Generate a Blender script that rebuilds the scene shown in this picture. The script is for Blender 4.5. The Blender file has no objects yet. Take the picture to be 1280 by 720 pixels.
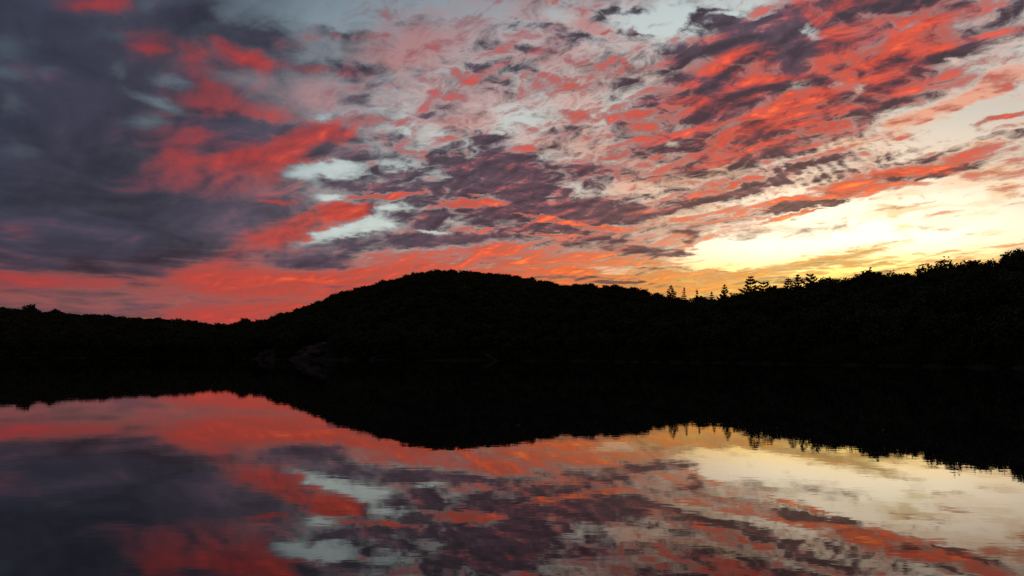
import bpy, bmesh, math, random
from mathutils import Vector, Matrix, noise as mnoise

random.seed(7)
scene = bpy.context.scene
C = scene.collection

# ------------------------------------------------------------------ camera
cam_data = bpy.data.cameras.new('camera')
cam = bpy.data.objects.new('camera', cam_data)
C.objects.link(cam)
cam_data.sensor_width = 36.0
cam_data.lens = 36.0 * 950.0 / 1280.0
cam_data.clip_start = 0.1
cam_data.clip_end = 20000.0
CAM_H = 1.6
PITCH, ROLL = math.radians(5.2), math.radians(0.25)
_f = Vector((0, math.cos(PITCH), math.sin(PITCH)))
_u = Vector((0, -math.sin(PITCH), math.cos(PITCH)))
_r = Vector((1, 0, 0))
_ri = _r * math.cos(ROLL) + _u * math.sin(ROLL)
_up = _u * math.cos(ROLL) - _r * math.sin(ROLL)
cam.matrix_world = Matrix(((_ri.x, _up.x, -_f.x, 0), (_ri.y, _up.y, -_f.y, 0), (_ri.z, _up.z, -_f.z, CAM_H), (0, 0, 0, 1)))
scene.camera = cam
scene.view_settings.view_transform = 'Standard'
scene.view_settings.look = 'None'
scene.view_settings.exposure = 0.0
scene.view_settings.gamma = 1.0
scene.view_settings.use_curve_mapping = False

SUN_AZ, SUN_EL = 24.0, 1.0          # the sun has just gone behind the right-hand ridge

# ------------------------------------------------------------------ sky: dusk air plus layers of lit cloud
def lin(c):
    return tuple(((v / 255) / 12.92 if v / 255 <= .04045 else ((v / 255 + .055) / 1.055) ** 2.4) for v in c)

# every cloud bank: azimuth, elevation (deg), half width, half height (deg), tilt,
# thickness (slate body), glow (lit red from below), veil (thin salmon cirrus), cover, edge softness
CLOUDS = [
    (-0.1, 22.7, 56.12, 14.26, 0, 0.10, 0.00, 0.37, 0.88, 0.60),
    (-5.0, 21.0, 25.94, 6.11, 6, 0.40, 0.14, 0.78, 0.88, 0.80),
    (10.9, 15.1, 19.49, 6.36, 7, 0.44, 0.17, 0.84, 0.79, 0.80),
    (-30.3, 15.3, 22.52, 19.19, 9, 1.00, 0.00, 0.00, 1.00, 0.85),
    (-20.1, 14.4, 8.78, 10.80, 5, 0.85, 0.45, 0.20, 0.80, 0.90),
    (-18.8, 23.6, 8.45, 2.36, 7, 0.35, 0.00, 0.10, 0.90, 0.85),
    (-10.0, 25.0, 7.92, 1.58, 4, 0.10, 0.00, 0.37, 0.79, 0.80),
    (21.8, 20.3, 14.59, 6.51, 15, 1.00, 0.53, 0.30, 1.00, 0.50),
    (-0.0, 11.8, 15.91, 4.47, -8, 0.85, 0.15, 0.10, 0.90, 0.80),
    (7.2, 6.4, 15.53, 3.59, -1, 0.45, 0.75, 0.20, 1.00, 0.70),
    (-9.6, 6.0, 15.33, 4.16, 1, 0.25, 0.85, 0.20, 1.00, 0.70),
    (-18.1, 3.4, 12.56, 3.95, 1, 0.50, 0.85, 0.30, 1.00, 0.85),
    (-29.6, 19.9, 8.27, 3.96, 11, 0.90, 0.12, 0.00, 0.60, 1.00),
    (-32.0, 13.5, 7.36, 3.40, 19, 1.00, 0.00, 0.00, 0.60, 1.00),
    (-25.4, 14.4, 8.86, 3.62, 17, 0.90, 0.30, 0.00, 0.80, 1.00),
    (-28.6, 10.5, 6.58, 1.50, 11, 0.95, 0.22, 0.00, 0.80, 1.00),
    (15.6, 17.1, 10.65, 3.43, 21, 0.85, 0.60, 0.30, 0.80, 0.70),
    (-18.4, 13.3, 9.64, 2.18, 15, 0.82, 0.85, 0.00, 0.85, 0.90),
    (-21.8, 16.4, 6.78, 3.10, 6, 0.82, 0.60, 0.00, 0.60, 1.00),
    (-23.6, 20.9, 7.20, 2.39, 1, 0.80, 0.45, 0.00, 0.55, 1.00),
    (-34.6, 19.1, 1.99, 1.19, 12, 0.62, 0.00, 0.00, 1.00, 0.85),
    (-34.6, 17.4, 1.73, 0.66, 11, 0.60, 0.00, 0.00, 1.00, 0.85),
    (-28.7, 21.0, 1.24, 0.51, 11, 0.70, 0.00, 0.00, 1.00, 0.85),
    (-34.3, 15.8, 1.38, 1.00, 10, 0.66, 0.00, 0.00, 1.00, 0.85),
    (-32.2, 18.0, 1.35, 0.50, 11, 0.75, 0.00, 0.00, 1.00, 0.85),
    (-33.7, 12.7, 1.73, 0.80, 8, 0.75, 0.00, 0.00, 1.00, 0.85),
    (-28.1, 18.8, 0.79, 0.93, 9, 0.72, 0.00, 0.00, 1.00, 0.85),
    (-29.6, 22.7, 2.67, 0.77, 12, 0.82, 0.80, 0.00, 1.00, 0.85),
    (-26.6, 23.1, 0.94, 0.79, 10, 0.55, 0.00, 0.00, 1.00, 0.85),
    (-25.9, 21.1, 2.94, 1.50, 10, 0.82, 0.62, 0.00, 0.90, 0.85),
    (-26.3, 20.6, 1.36, 0.54, -6, 0.82, 0.90, 0.00, 1.00, 0.85),
    (-23.9, 23.0, 4.26, 1.61, 9, 0.95, 0.05, 0.00, 0.90, 0.85),
    (-16.0, 24.3, 7.37, 1.67, 6, 0.25, 0.00, 0.15, 0.90, 0.85),
    (-20.5, 23.4, 2.55, 0.82, 8, 0.45, 0.00, 0.00, 1.00, 0.85),
    (-19.2, 22.3, 3.74, 1.20, 7, 0.92, 0.05, 0.00, 1.00, 0.85),
    (-17.6, 22.2, 1.71, 0.73, 7, 0.70, 0.45, 0.20, 1.00, 0.85),
    (-20.4, 20.9, 2.83, 0.93, -10, 0.82, 1.00, 0.00, 1.00, 0.85),
    (-23.6, 20.5, 1.09, 0.77, 8, 0.82, 0.70, 0.00, 1.00, 0.85),
    (-21.9, 20.3, 1.62, 0.72, 8, 0.85, 0.30, 0.00, 1.00, 0.85),
    (-15.0, 22.9, 3.04, 0.85, 6, 0.55, 0.40, 0.30, 1.00, 0.80),
    (-15.2, 21.6, 2.92, 0.80, 6, 0.36, 0.10, 0.40, 0.80, 0.80),
    (-15.3, 20.5, 3.20, 0.60, 5, 0.82, 0.65, 0.30, 1.00, 0.80),
    (-24.9, 18.5, 1.75, 0.48, -2, 0.50, 0.05, 0.00, 0.80, 0.85),
    (-25.7, 17.1, 2.61, 0.62, -15, 0.42, 0.00, 0.00, 0.85, 0.85),
    (-26.4, 15.8, 2.17, 0.73, 2, 0.55, 0.05, 0.00, 0.80, 0.85),
    (-22.7, 18.5, 1.51, 2.48, 27, 0.82, 0.72, 0.00, 1.00, 0.85),
    (-20.3, 19.3, 3.50, 0.93, -1, 0.55, 0.20, 0.20, 0.80, 0.85),
    (-20.8, 17.7, 4.39, 0.99, 7, 0.82, 0.70, 0.00, 0.80, 0.85),
    (-18.9, 18.2, 2.05, 0.87, 6, 0.92, 0.10, 0.00, 1.00, 0.85),
    (-18.4, 17.1, 3.34, 1.07, 6, 0.82, 0.98, 0.00, 1.00, 0.85),
    (-19.5, 16.0, 6.00, 1.08, 3, 1.00, -0.10, 0.00, 1.00, 0.85),
    (-24.1, 14.2, 2.10, 1.07, 36, 0.82, 0.85, 0.00, 1.00, 0.85),
    (-15.5, 18.6, 5.31, 2.28, 5, 0.20, 0.15, 0.85, 0.90, 0.85),
    (-14.0, 17.2, 1.05, 0.45, 4, -0.12, -0.25, 0.22, 0.88, 0.80),
    (-15.9, 15.1, 6.98, 1.66, 22, 0.82, 1.00, 0.00, 1.00, 0.85),
    (-21.7, 13.4, 5.85, 1.13, 9, 0.82, 0.95, 0.00, 0.95, 0.85),
    (-20.0, 12.3, 8.12, 1.41, 5, 0.82, 0.55, 0.00, 0.80, 0.85),
    (-21.8, 14.6, 3.19, 0.75, 6, 0.92, 0.30, 0.00, 1.00, 0.85),
    (-14.6, 13.2, 3.00, 0.92, 4, 0.14, -0.25, 0.10, 1.00, 0.60),
    (-13.7, 12.7, 1.73, 0.52, -7, 0.85, 0.20, 0.00, 0.90, 0.80),
    (-24.7, 11.4, 7.04, 1.61, 11, 0.90, 0.42, 0.00, 0.80, 0.85),
    (-15.8, 11.9, 2.61, 0.92, 4, 0.70, 0.50, 0.30, 0.80, 0.85),
    (-28.9, 7.6, 17.72, 3.77, -1, 1.00, 0.00, 0.00, 1.00, 0.85),
    (-23.9, 9.3, 11.81, 2.52, 9, 1.00, 0.00, 0.00, 1.00, 0.85),
    (-29.0, 9.6, 3.78, 0.60, 5, 0.85, 0.00, 0.00, 0.80, 0.85),
    (-33.0, 7.7, 1.98, 0.58, 5, 0.90, 0.30, 0.00, 0.70, 0.85),
    (-17.2, 8.5, 8.08, 1.57, 23, 0.82, 1.00, 0.00, 1.00, 0.85),
    (-12.6, 10.5, 4.37, 0.52, 7, 0.82, 1.00, 0.00, 1.00, 0.60),
    (-17.1, 11.0, 1.67, 0.33, 4, 0.82, 0.90, 0.00, 1.00, 0.85),
    (-18.2, 7.3, 3.80, 1.31, 13, 0.85, 0.30, 0.00, 0.80, 0.85),
    (-14.7, 7.0, 3.98, 1.17, 5, 0.95, 0.05, 0.00, 1.00, 0.60),
    (-19.8, 5.3, 5.87, 1.70, -3, 0.50, 0.95, 0.00, 1.00, 0.85),
    (-15.4, 5.4, 7.78, 1.20, 2, 0.50, 0.95, 0.00, 0.90, 0.85),
    (-22.4, 5.4, 2.38, 1.15, 2, 0.50, 0.90, 0.00, 1.00, 0.85),
    (-32.0, 4.5, 9.54, 1.18, -0, 0.50, 0.90, 0.60, 1.00, 0.85),
    (-32.4, 4.8, 5.97, 0.59, -0, 0.50, 0.95, 0.50, 1.00, 0.85),
    (-27.3, 3.4, 10.99, 1.60, -2, 0.62, 0.22, 0.50, 1.00, 0.85),
    (-31.5, 3.4, 3.54, 0.47, 2, 0.60, 0.30, 0.50, 0.80, 0.85),
    (-23.1, 3.9, 3.53, 1.28, 2, 0.50, 0.60, 0.50, 0.80, 0.85),
    (-20.2, 2.8, 6.72, 1.04, 1, 0.50, 1.00, 0.50, 1.00, 0.85),
    (-15.9, 4.2, 3.86, 0.47, 1, 0.65, 0.50, 0.40, 0.80, 0.85),
    (-13.7, 5.0, 2.29, 0.23, 1, 0.70, 0.50, 0.40, 0.80, 0.80),
    (-13.0, 23.3, 2.02, 0.53, 5, 0.75, 0.17, 0.32, 0.88, 0.80),
    (-11.4, 23.2, 2.05, 0.48, 4, 0.50, 0.51, 0.52, 0.88, 0.80),
    (-6.0, 23.1, 5.25, 1.95, 2, 0.10, 0.13, 1.10, 0.79, 0.80),
    (-9.3, 21.6, 3.64, 1.64, 3, 0.15, 0.21, 1.07, 0.70, 0.80),
    (-5.1, 25.2, 3.11, 0.64, 2, -0.12, -0.25, 0.72, 0.88, 0.80),
    (3.0, 25.7, 0.85, 0.55, 21, -0.12, 0.26, 1.02, 0.88, 0.80),
    (5.6, 24.1, 1.83, 0.93, -24, -0.12, 0.21, 1.10, 0.88, 0.60),
    (6.4, 23.6, 1.23, 0.27, 2, -0.12, 0.59, 1.02, 0.88, 0.80),
    (7.7, 25.0, 1.71, 0.38, 6, 0.90, 0.04, 0.12, 0.88, 0.80),
    (1.5, 24.2, 1.87, 0.38, -5, 0.85, 0.04, 0.22, 0.88, 0.80),
    (-2.6, 24.5, 1.75, 0.32, -2, 0.60, 0.17, 0.42, 0.88, 0.80),
    (-1.3, 25.3, 3.13, 0.85, 1, -0.12, -0.25, 0.32, 0.70, 0.80),
    (9.8, 24.1, 3.04, 1.17, -3, -0.12, -0.25, 0.22, 0.79, 0.80),
    (3.7, 24.8, 1.87, 0.75, -1, -0.12, -0.25, 0.32, 0.88, 0.80),
    (-11.8, 20.9, 3.29, 1.00, -9, 0.75, 0.55, 0.32, 0.88, 0.80),
    (-12.9, 21.1, 1.76, 0.66, -5, 0.90, 0.17, 0.12, 0.88, 0.80),
    (-7.5, 21.3, 1.70, 0.67, -6, 0.85, 0.26, 0.42, 0.88, 0.80),
    (-3.2, 20.9, 2.97, 0.67, -2, 0.40, 0.77, 0.42, 0.88, 0.80),
    (-2.3, 21.5, 1.24, 0.45, -8, 0.85, 0.17, 0.32, 0.88, 0.80),
    (-1.0, 22.1, 2.49, 0.44, 1, -0.12, 0.17, 1.10, 0.88, 0.80),
    (0.7, 22.6, 2.99, 0.66, -5, 0.85, 0.34, 0.32, 0.88, 0.80),
    (3.0, 22.4, 0.75, 0.33, -1, 0.20, 0.68, 0.92, 0.88, 0.80),
    (4.6, 23.0, 2.23, 0.55, -10, 0.85, 0.17, 0.32, 0.88, 0.80),
    (8.7, 23.5, 1.95, 0.43, 2, 0.75, 0.30, 0.42, 0.88, 0.80),
    (1.5, 20.8, 5.24, 0.90, -17, 0.70, 0.47, 0.42, 0.88, 0.80),
    (6.0, 21.2, 3.94, 1.00, -2, 0.55, 0.59, 0.52, 0.88, 0.80),
    (4.9, 19.8, 3.70, 0.73, -1, 0.60, 0.55, 0.42, 0.88, 0.80),
    (8.6, 21.3, 3.18, 0.49, -10, 0.50, 0.59, 0.52, 0.88, 0.80),
    (-12.0, 18.7, 2.01, 0.56, -4, 0.90, 0.13, 0.42, 0.88, 0.80),
    (-6.2, 18.3, 2.08, 0.45, 2, 0.95, 0.09, 0.32, 0.88, 0.80),
    (-3.5, 19.6, 2.10, 0.57, -3, 0.60, 0.42, 0.52, 0.88, 0.80),
    (-9.9, 19.6, 3.62, 0.45, 3, 0.60, 0.26, 0.82, 0.70, 0.80),
    (0.3, 18.1, 2.85, 1.09, 0, 0.16, 0.00, 0.27, 0.79, 0.70),
    (-1.3, 19.4, 2.23, 0.57, 1, 0.10, 0.04, 0.72, 0.88, 0.80),
    (0.9, 19.6, 1.86, 1.02, -9, 0.50, 0.42, 0.62, 0.88, 0.80),
    (-14.2, 16.1, 3.74, 0.95, 12, 0.82, 0.85, 0.12, 0.88, 0.60),
    (-10.4, 17.3, 4.18, 0.74, -1, 0.60, 0.64, 0.32, 0.88, 0.80),
    (-4.4, 17.6, 3.69, 0.69, 1, 0.30, 0.26, 1.02, 0.70, 0.80),
    (-12.8, 14.7, 4.10, 0.74, 3, 0.95, 0.13, 0.12, 0.88, 0.80),
    (-8.6, 16.0, 2.40, 0.58, -7, 0.90, 0.17, 0.22, 0.88, 0.80),
    (-1.6, 16.4, 2.47, 0.93, 1, 0.95, 0.09, 0.22, 0.88, 0.80),
    (-1.0, 14.2, 5.83, 1.88, -7, 1.00, 0.10, 0.00, 1.00, 0.55),
    (3.6, 13.3, 5.50, 0.83, -12, 0.90, 0.20, 0.10, 1.00, 0.80),
    (-3.7, 16.7, 2.09, 0.58, 5, 0.40, 0.72, 0.42, 0.88, 0.80),
    (-7.4, 15.3, 2.76, 0.53, -15, 0.50, 0.72, 0.22, 0.88, 0.80),
    (-6.5, 14.3, 1.51, 0.41, -13, 0.40, 0.95, 0.10, 1.00, 0.80),
    (-4.3, 15.2, 2.08, 0.35, 4, 0.40, 0.81, 0.22, 0.88, 0.80),
    (-10.2, 14.3, 1.02, 0.29, 10, 0.30, 0.85, 0.22, 0.88, 0.80),
    (-12.8, 13.5, 2.57, 0.75, 3, 0.14, -0.25, 0.10, 1.00, 0.50),
    (-8.0, 14.2, 2.77, 0.53, -3, 0.10, 0.00, 0.10, 0.90, 0.80),
    (-5.8, 13.4, 1.45, 0.59, -8, 0.14, -0.25, 0.10, 0.90, 0.80),
    (-9.4, 13.6, 2.99, 0.47, 2, 0.90, 0.10, 0.00, 1.00, 0.80),
    (1.2, 15.7, 2.46, 0.41, -3, 0.50, 0.68, 0.42, 0.88, 0.80),
    (7.7, 15.2, 1.81, 0.35, 0, 0.30, 0.81, 0.42, 0.88, 0.80),
    (4.6, 17.6, 2.09, 0.46, -4, 0.40, 0.77, 0.52, 0.88, 0.80),
    (4.6, 16.7, 4.91, 0.69, -5, 0.60, 0.26, 0.52, 0.70, 0.80),
    (5.8, 14.2, 2.92, 0.88, -4, 0.95, 0.25, 0.10, 1.00, 0.80),
    (7.5, 13.5, 0.91, 0.47, -11, 0.30, 0.90, 0.30, 1.00, 0.80),
    (9.7, 17.9, 4.23, 1.13, -14, 0.35, 0.81, 0.32, 0.88, 0.80),
    (9.2, 18.8, 2.18, 0.34, -3, 0.95, 0.09, 0.22, 0.88, 0.80),
    (11.5, 17.3, 2.39, 0.79, -17, 0.40, 0.72, 0.42, 0.88, 0.80),
    (9.6, 16.6, 1.80, 0.51, -2, 0.40, 0.81, 0.32, 0.88, 0.80),
    (12.9, 19.8, 2.73, 0.77, -9, 0.92, 0.21, 0.22, 0.88, 0.80),
    (12.2, 21.4, 3.58, 1.20, -4, 0.75, 0.38, 0.42, 0.79, 0.80),
    (12.3, 22.7, 2.03, 0.70, -4, 0.90, 0.09, 0.22, 0.88, 0.80),
    (-0.0, 11.8, 14.07, 2.98, -8, 0.95, 0.10, 0.05, 0.85, 0.70),
    (-4.9, 9.1, 12.10, 1.20, 1, 0.90, 0.15, 0.05, 0.70, 0.80),
    (-10.0, 12.5, 4.75, 0.59, -2, 0.95, 0.10, 0.00, 1.00, 0.60),
    (-9.6, 11.9, 3.94, 0.35, 6, 0.40, 1.00, 0.00, 1.00, 0.60),
    (-13.4, 11.4, 1.39, 0.41, 3, 0.14, -0.25, 0.10, 1.00, 0.80),
    (-11.7, 9.4, 4.70, 0.64, 16, 0.14, -0.25, 0.05, 1.00, 0.50),
    (-9.2, 10.6, 1.55, 0.59, 31, 0.14, -0.25, 0.05, 1.00, 0.60),
    (-7.2, 10.4, 3.13, 0.71, 2, 0.95, 0.05, 0.05, 1.00, 0.60),
    (-5.8, 9.6, 1.69, 0.21, -7, 0.10, 0.00, 0.10, 0.90, 0.80),
    (-8.5, 8.6, 8.34, 0.71, 4, 0.95, 0.05, 0.05, 1.00, 0.55),
    (-14.3, 7.6, 3.43, 0.52, 7, 0.85, 0.20, 0.00, 0.80, 0.80),
    (0.6, 12.4, 6.73, 1.54, -10, 1.00, 0.05, 0.00, 1.00, 0.60),
    (6.7, 10.9, 9.05, 0.77, -4, 0.97, 0.10, 0.05, 1.00, 0.60),
    (12.0, 11.1, 3.51, 0.70, 3, 0.85, 0.30, 0.20, 0.90, 0.80),
    (-3.7, 11.5, 3.41, 0.54, 6, 0.40, 1.00, 0.00, 1.00, 0.60),
    (-2.5, 12.0, 1.47, 0.30, 10, 0.40, 1.00, 0.00, 0.90, 0.80),
    (1.9, 10.5, 3.05, 0.24, -8, 0.40, 1.00, 0.10, 1.00, 0.60),
    (5.8, 9.9, 4.84, 0.27, -7, 0.30, 1.00, 0.10, 1.00, 0.60),
    (-3.1, 9.6, 1.70, 0.21, -4, 0.40, 0.95, 0.10, 1.00, 0.80),
    (3.0, 9.2, 3.04, 0.24, -2, 0.30, 1.00, 0.10, 1.00, 0.60),
    (-0.0, 7.7, 5.47, 0.96, 2, 0.35, 0.95, 0.20, 0.80, 0.80),
    (-1.1, 8.2, 3.65, 0.36, 0, 0.30, 1.00, 0.30, 1.00, 0.80),
    (3.0, 8.5, 3.64, 0.24, -0, 0.85, 0.20, 0.20, 0.90, 0.80),
    (-4.9, 7.7, 3.62, 0.24, 1, 0.75, 0.40, 0.20, 0.80, 0.80),
    (9.0, 7.7, 6.53, 0.65, -5, 0.85, 0.30, 0.30, 0.80, 0.80),
    (10.8, 8.0, 3.53, 0.41, -6, 0.95, 0.15, 0.20, 1.00, 0.80),
    (6.0, 7.5, 4.21, 0.18, -4, 0.30, 0.95, 0.50, 1.00, 0.80),
    (9.6, 6.8, 5.31, 0.18, -3, 0.20, 0.90, 0.60, 1.00, 0.80),
    (9.1, 12.5, 4.19, 0.76, -5, 0.10, 0.05, 0.70, 0.95, 0.80),
    (5.0, 12.8, 1.69, 0.95, -40, 0.15, 0.00, 0.40, 0.90, 0.80),
    (9.7, 14.3, 3.59, 0.58, -2, 0.35, 0.30, 0.70, 0.80, 0.80),
    (3.0, 11.7, 2.44, 0.24, -0, 0.80, 0.10, 0.10, 0.70, 0.80),
    (7.5, 6.6, 2.98, 0.42, -4, 0.10, 0.20, 0.90, 1.00, 0.80),
    (7.9, 5.5, 3.57, 0.36, -4, 0.85, 0.30, 0.30, 1.00, 0.80),
    (3.0, 6.1, 4.23, 0.24, -3, 0.70, 0.50, 0.30, 0.80, 0.80),
    (-7.3, 6.7, 5.98, 0.30, 4, 0.40, 0.95, 0.20, 0.70, 0.80),
    (12.7, 10.3, 2.90, 0.59, 8, 0.15, 0.40, 0.90, 0.90, 0.80),
    (11.9, 24.6, 3.01, 1.37, -4, -0.12, -0.25, 0.17, 0.88, 0.60),
    (15.8, 23.5, 3.17, 1.03, -16, 0.95, 0.05, 0.05, 1.00, 0.60),
    (13.9, 22.5, 3.79, 1.06, -9, 0.92, 0.09, 0.22, 0.88, 0.80),
    (18.6, 23.0, 3.39, 1.76, -7, 1.00, 0.00, 0.00, 1.00, 0.60),
    (20.9, 20.8, 3.92, 1.33, -24, 1.00, 0.10, 0.00, 1.00, 0.60),
    (19.7, 24.3, 3.36, 0.61, -7, 0.90, 0.10, 0.10, 1.00, 0.80),
    (14.9, 24.8, 1.76, 0.47, -6, 0.80, 0.10, 0.20, 1.00, 0.80),
    (15.8, 24.4, 1.52, 0.52, -6, 0.15, 0.00, 0.20, 0.90, 0.80),
    (21.1, 22.6, 1.23, 0.91, -48, 0.35, 0.05, 0.40, 1.00, 0.80),
    (19.1, 19.9, 3.37, 0.64, -11, 0.95, 0.15, 0.00, 1.00, 0.80),
    (24.8, 22.9, 4.18, 1.59, -9, 0.85, 0.50, 0.20, 0.90, 0.80),
    (28.6, 22.7, 5.30, 0.99, -3, 0.65, 0.82, 0.20, 0.90, 0.80),
    (28.5, 20.7, 6.59, 1.12, 9, 0.55, 0.86, 0.10, 1.00, 0.70),
    (32.1, 21.2, 1.71, 0.60, 31, 0.35, 0.86, 0.20, 1.00, 0.70),
    (26.3, 21.1, 2.24, 0.78, 11, 0.90, 0.25, 0.10, 1.00, 0.80),
    (28.2, 21.8, 1.43, 0.46, 5, 0.20, 0.10, 0.60, 1.00, 0.80),
    (34.0, 20.8, 2.31, 1.62, -2, 0.82, 0.25, 0.30, 1.00, 0.80),
    (33.4, 21.8, 1.79, 0.37, -13, 0.30, 0.20, 0.60, 0.80, 0.80),
    (24.0, 20.2, 2.68, 0.94, 2, 0.55, 0.82, 0.10, 0.90, 0.80),
    (26.0, 18.8, 5.47, 1.15, 4, 0.60, 0.82, 0.15, 0.95, 0.80),
    (31.3, 19.6, 1.33, 0.66, -21, 0.10, 0.05, 0.50, 1.00, 0.80),
    (30.3, 19.2, 1.55, 0.56, 6, 0.75, 0.20, 0.40, 1.00, 0.80),
    (32.7, 19.8, 1.80, 0.57, -11, 0.70, 0.40, 0.40, 0.80, 0.80),
    (16.8, 20.4, 4.38, 0.75, -11, 0.60, 0.77, 0.10, 1.00, 0.80),
    (13.9, 19.7, 3.17, 0.71, -7, 0.95, 0.09, 0.22, 0.88, 0.80),
    (18.9, 18.4, 4.16, 0.77, 8, 0.85, 0.35, 0.10, 1.00, 0.80),
    (15.6, 17.1, 4.30, 0.91, 11, 0.92, 0.25, 0.05, 1.00, 0.80),
    (18.2, 17.5, 4.90, 0.51, 20, 0.30, 1.05, 0.20, 1.00, 0.70),
    (21.2, 17.1, 4.46, 0.93, 9, 0.40, 1.00, 0.15, 0.95, 0.80),
    (22.3, 16.0, 3.66, 0.49, 8, 0.30, 1.00, 0.30, 1.00, 0.80),
    (14.7, 15.7, 2.26, 0.35, 21, 0.20, 1.10, 0.40, 1.00, 0.80),
    (24.2, 18.2, 1.56, 0.52, -7, 0.15, 0.10, 0.90, 1.00, 0.80),
    (25.3, 17.3, 2.37, 0.47, -12, 0.75, 0.45, 0.40, 1.00, 0.80),
    (26.9, 17.9, 1.96, 0.42, 2, 0.60, 0.60, 0.40, 1.00, 0.80),
    (17.6, 15.2, 3.12, 0.56, 6, 0.40, 0.95, 0.30, 1.00, 0.80),
    (12.7, 16.5, 2.37, 0.56, -13, 0.30, 0.68, 0.52, 0.70, 0.80),
    (11.5, 15.7, 1.78, 0.51, -3, 0.15, 0.00, 0.52, 0.70, 0.80),
    (31.1, 15.4, 6.30, 1.93, 5, -0.30, -0.25, 0.15, 1.00, 0.50),
    (30.7, 16.5, 5.85, 0.61, 13, -0.30, 0.20, 1.35, 1.00, 0.60),
    (28.3, 15.8, 2.64, 0.42, 20, -0.30, 0.25, 1.30, 1.00, 0.70),
    (33.4, 17.3, 2.56, 0.69, 7, 0.20, 0.30, 0.80, 0.90, 0.80),
    (33.2, 15.0, 2.06, 0.60, 5, 0.40, 0.70, 0.40, 0.90, 0.80),
    (33.8, 14.0, 1.86, 0.40, 5, 0.55, 0.10, 0.30, 1.00, 0.80),
    (32.3, 13.3, 3.50, 0.25, 6, -0.30, 0.30, 1.00, 0.90, 0.80),
    (29.7, 15.5, 1.21, 0.15, 1, -0.30, 0.20, 0.90, 0.80, 0.80),
    (24.8, 14.6, 5.54, 0.65, 9, 0.20, 0.30, 0.85, 0.80, 0.80),
    (24.7, 13.6, 7.05, 0.65, 9, 0.62, 0.10, 0.45, 0.90, 0.80),
    (29.2, 13.3, 2.34, 0.47, 2, 0.70, 0.25, 0.30, 0.80, 0.80),
    (18.9, 14.6, 4.91, 0.79, 10, 0.80, 0.45, 0.30, 0.90, 0.80),
    (18.6, 12.5, 6.01, 0.68, 14, 1.00, 0.05, 0.10, 1.00, 0.60),
    (24.4, 11.7, 9.10, 0.82, 9, 0.50, 1.00, 0.10, 1.00, 0.50),
    (29.3, 12.0, 3.49, 0.47, 3, 0.80, 0.60, 0.10, 1.00, 0.60),
    (23.1, 11.0, 3.61, 0.22, 10, 0.90, 0.30, 0.10, 0.80, 0.80),
    (25.2, 12.8, 6.49, 0.33, 10, 0.85, 0.10, 0.20, 0.80, 0.80),
    (13.8, 13.1, 3.44, 0.70, 17, 0.50, 0.35, 0.60, 0.80, 0.80),
    (15.8, 14.0, 2.26, 0.46, 12, 0.10, 0.25, 0.90, 0.80, 0.80),
    (29.9, 9.8, 7.80, 1.57, 4, -0.30, -0.25, 0.12, 1.00, 0.70),
    (27.5, 8.2, 14.38, 2.14, 5, -0.30, -0.25, 0.00, 1.00, 0.60),
    (21.5, 8.2, 10.55, 1.35, 7, -0.30, -0.25, 0.00, 1.00, 0.50),
    (15.4, 8.1, 2.83, 0.70, 3, -0.30, -0.25, 0.05, 1.00, 0.60),
    (13.5, 12.1, 4.61, 0.76, 11, 0.90, 0.30, 0.20, 0.95, 0.80),
    (15.8, 12.5, 3.39, 0.40, 11, 0.30, 0.95, 0.40, 0.80, 0.80),
    (20.2, 11.6, 3.77, 0.51, 4, 0.15, 0.00, 0.20, 0.95, 0.80),
    (25.1, 10.2, 7.50, 1.20, 6, -0.30, -0.25, 0.20, 1.00, 0.70),
    (21.0, 10.7, 2.55, 0.45, 6, 0.97, 0.10, 0.10, 1.00, 0.60),
    (21.0, 10.2, 2.66, 0.20, 5, 0.20, 0.95, 0.60, 1.00, 0.70),
    (21.2, 9.0, 5.56, 1.12, 2, 0.80, 0.00, 0.30, 0.85, 1.00),
    (15.7, 9.8, 3.95, 0.23, 4, 0.40, 0.95, 0.40, 0.90, 0.80),
    (17.2, 10.7, 2.78, 0.46, 5, 0.10, 0.30, 0.90, 0.90, 0.80),
    (12.9, 8.8, 1.51, 0.47, -10, 0.90, 0.40, 0.30, 1.00, 0.70),
    (11.9, 7.7, 2.33, 0.47, -6, 0.95, 0.15, 0.20, 1.00, 0.70),
    (13.1, 8.2, 1.16, 0.18, -2, 0.30, 0.90, 0.60, 1.00, 0.80),
    (24.1, 7.2, 7.61, 0.66, 10, 0.30, 0.60, 0.90, 0.90, 1.00),
    (20.9, 6.4, 10.08, 0.51, 4, 0.30, 0.65, 0.90, 0.90, 1.00),
    (29.9, 10.0, 7.81, 0.47, 3, -0.30, 0.25, 0.90, 0.80, 1.00),
    (28.5, 8.7, 5.66, 0.37, 5, 0.10, 0.30, 0.90, 0.70, 1.00),
    (29.3, 6.7, 2.78, 0.21, 6, -0.30, 0.30, 0.90, 0.70, 1.00),
    (26.0, 6.4, 3.44, 0.16, 2, -0.30, 0.45, 0.90, 0.80, 0.80),
    (20.1, 7.0, 2.68, 0.17, 8, 0.40, 0.30, 0.50, 0.60, 0.80),
    (14.8, 6.4, 4.54, 0.23, -4, 0.50, 0.80, 0.60, 0.80, 0.80),
    (15.7, 5.7, 4.50, 0.23, -1, 0.30, 0.75, 0.80, 0.70, 0.80),
    (13.7, 5.9, 2.86, 0.23, -1, 0.80, 0.40, 0.30, 0.80, 0.80),
    (14.5, 5.0, 2.27, 0.18, 7, 0.60, 0.60, 0.50, 0.80, 0.80),
    (30.5, 11.1, 5.92, 0.47, 1, -0.30, 0.12, 0.70, 0.70, 1.00),
    (32.6, 9.5, 4.78, 0.41, 1, -0.30, 0.10, 0.70, 0.60, 1.00),
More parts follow.
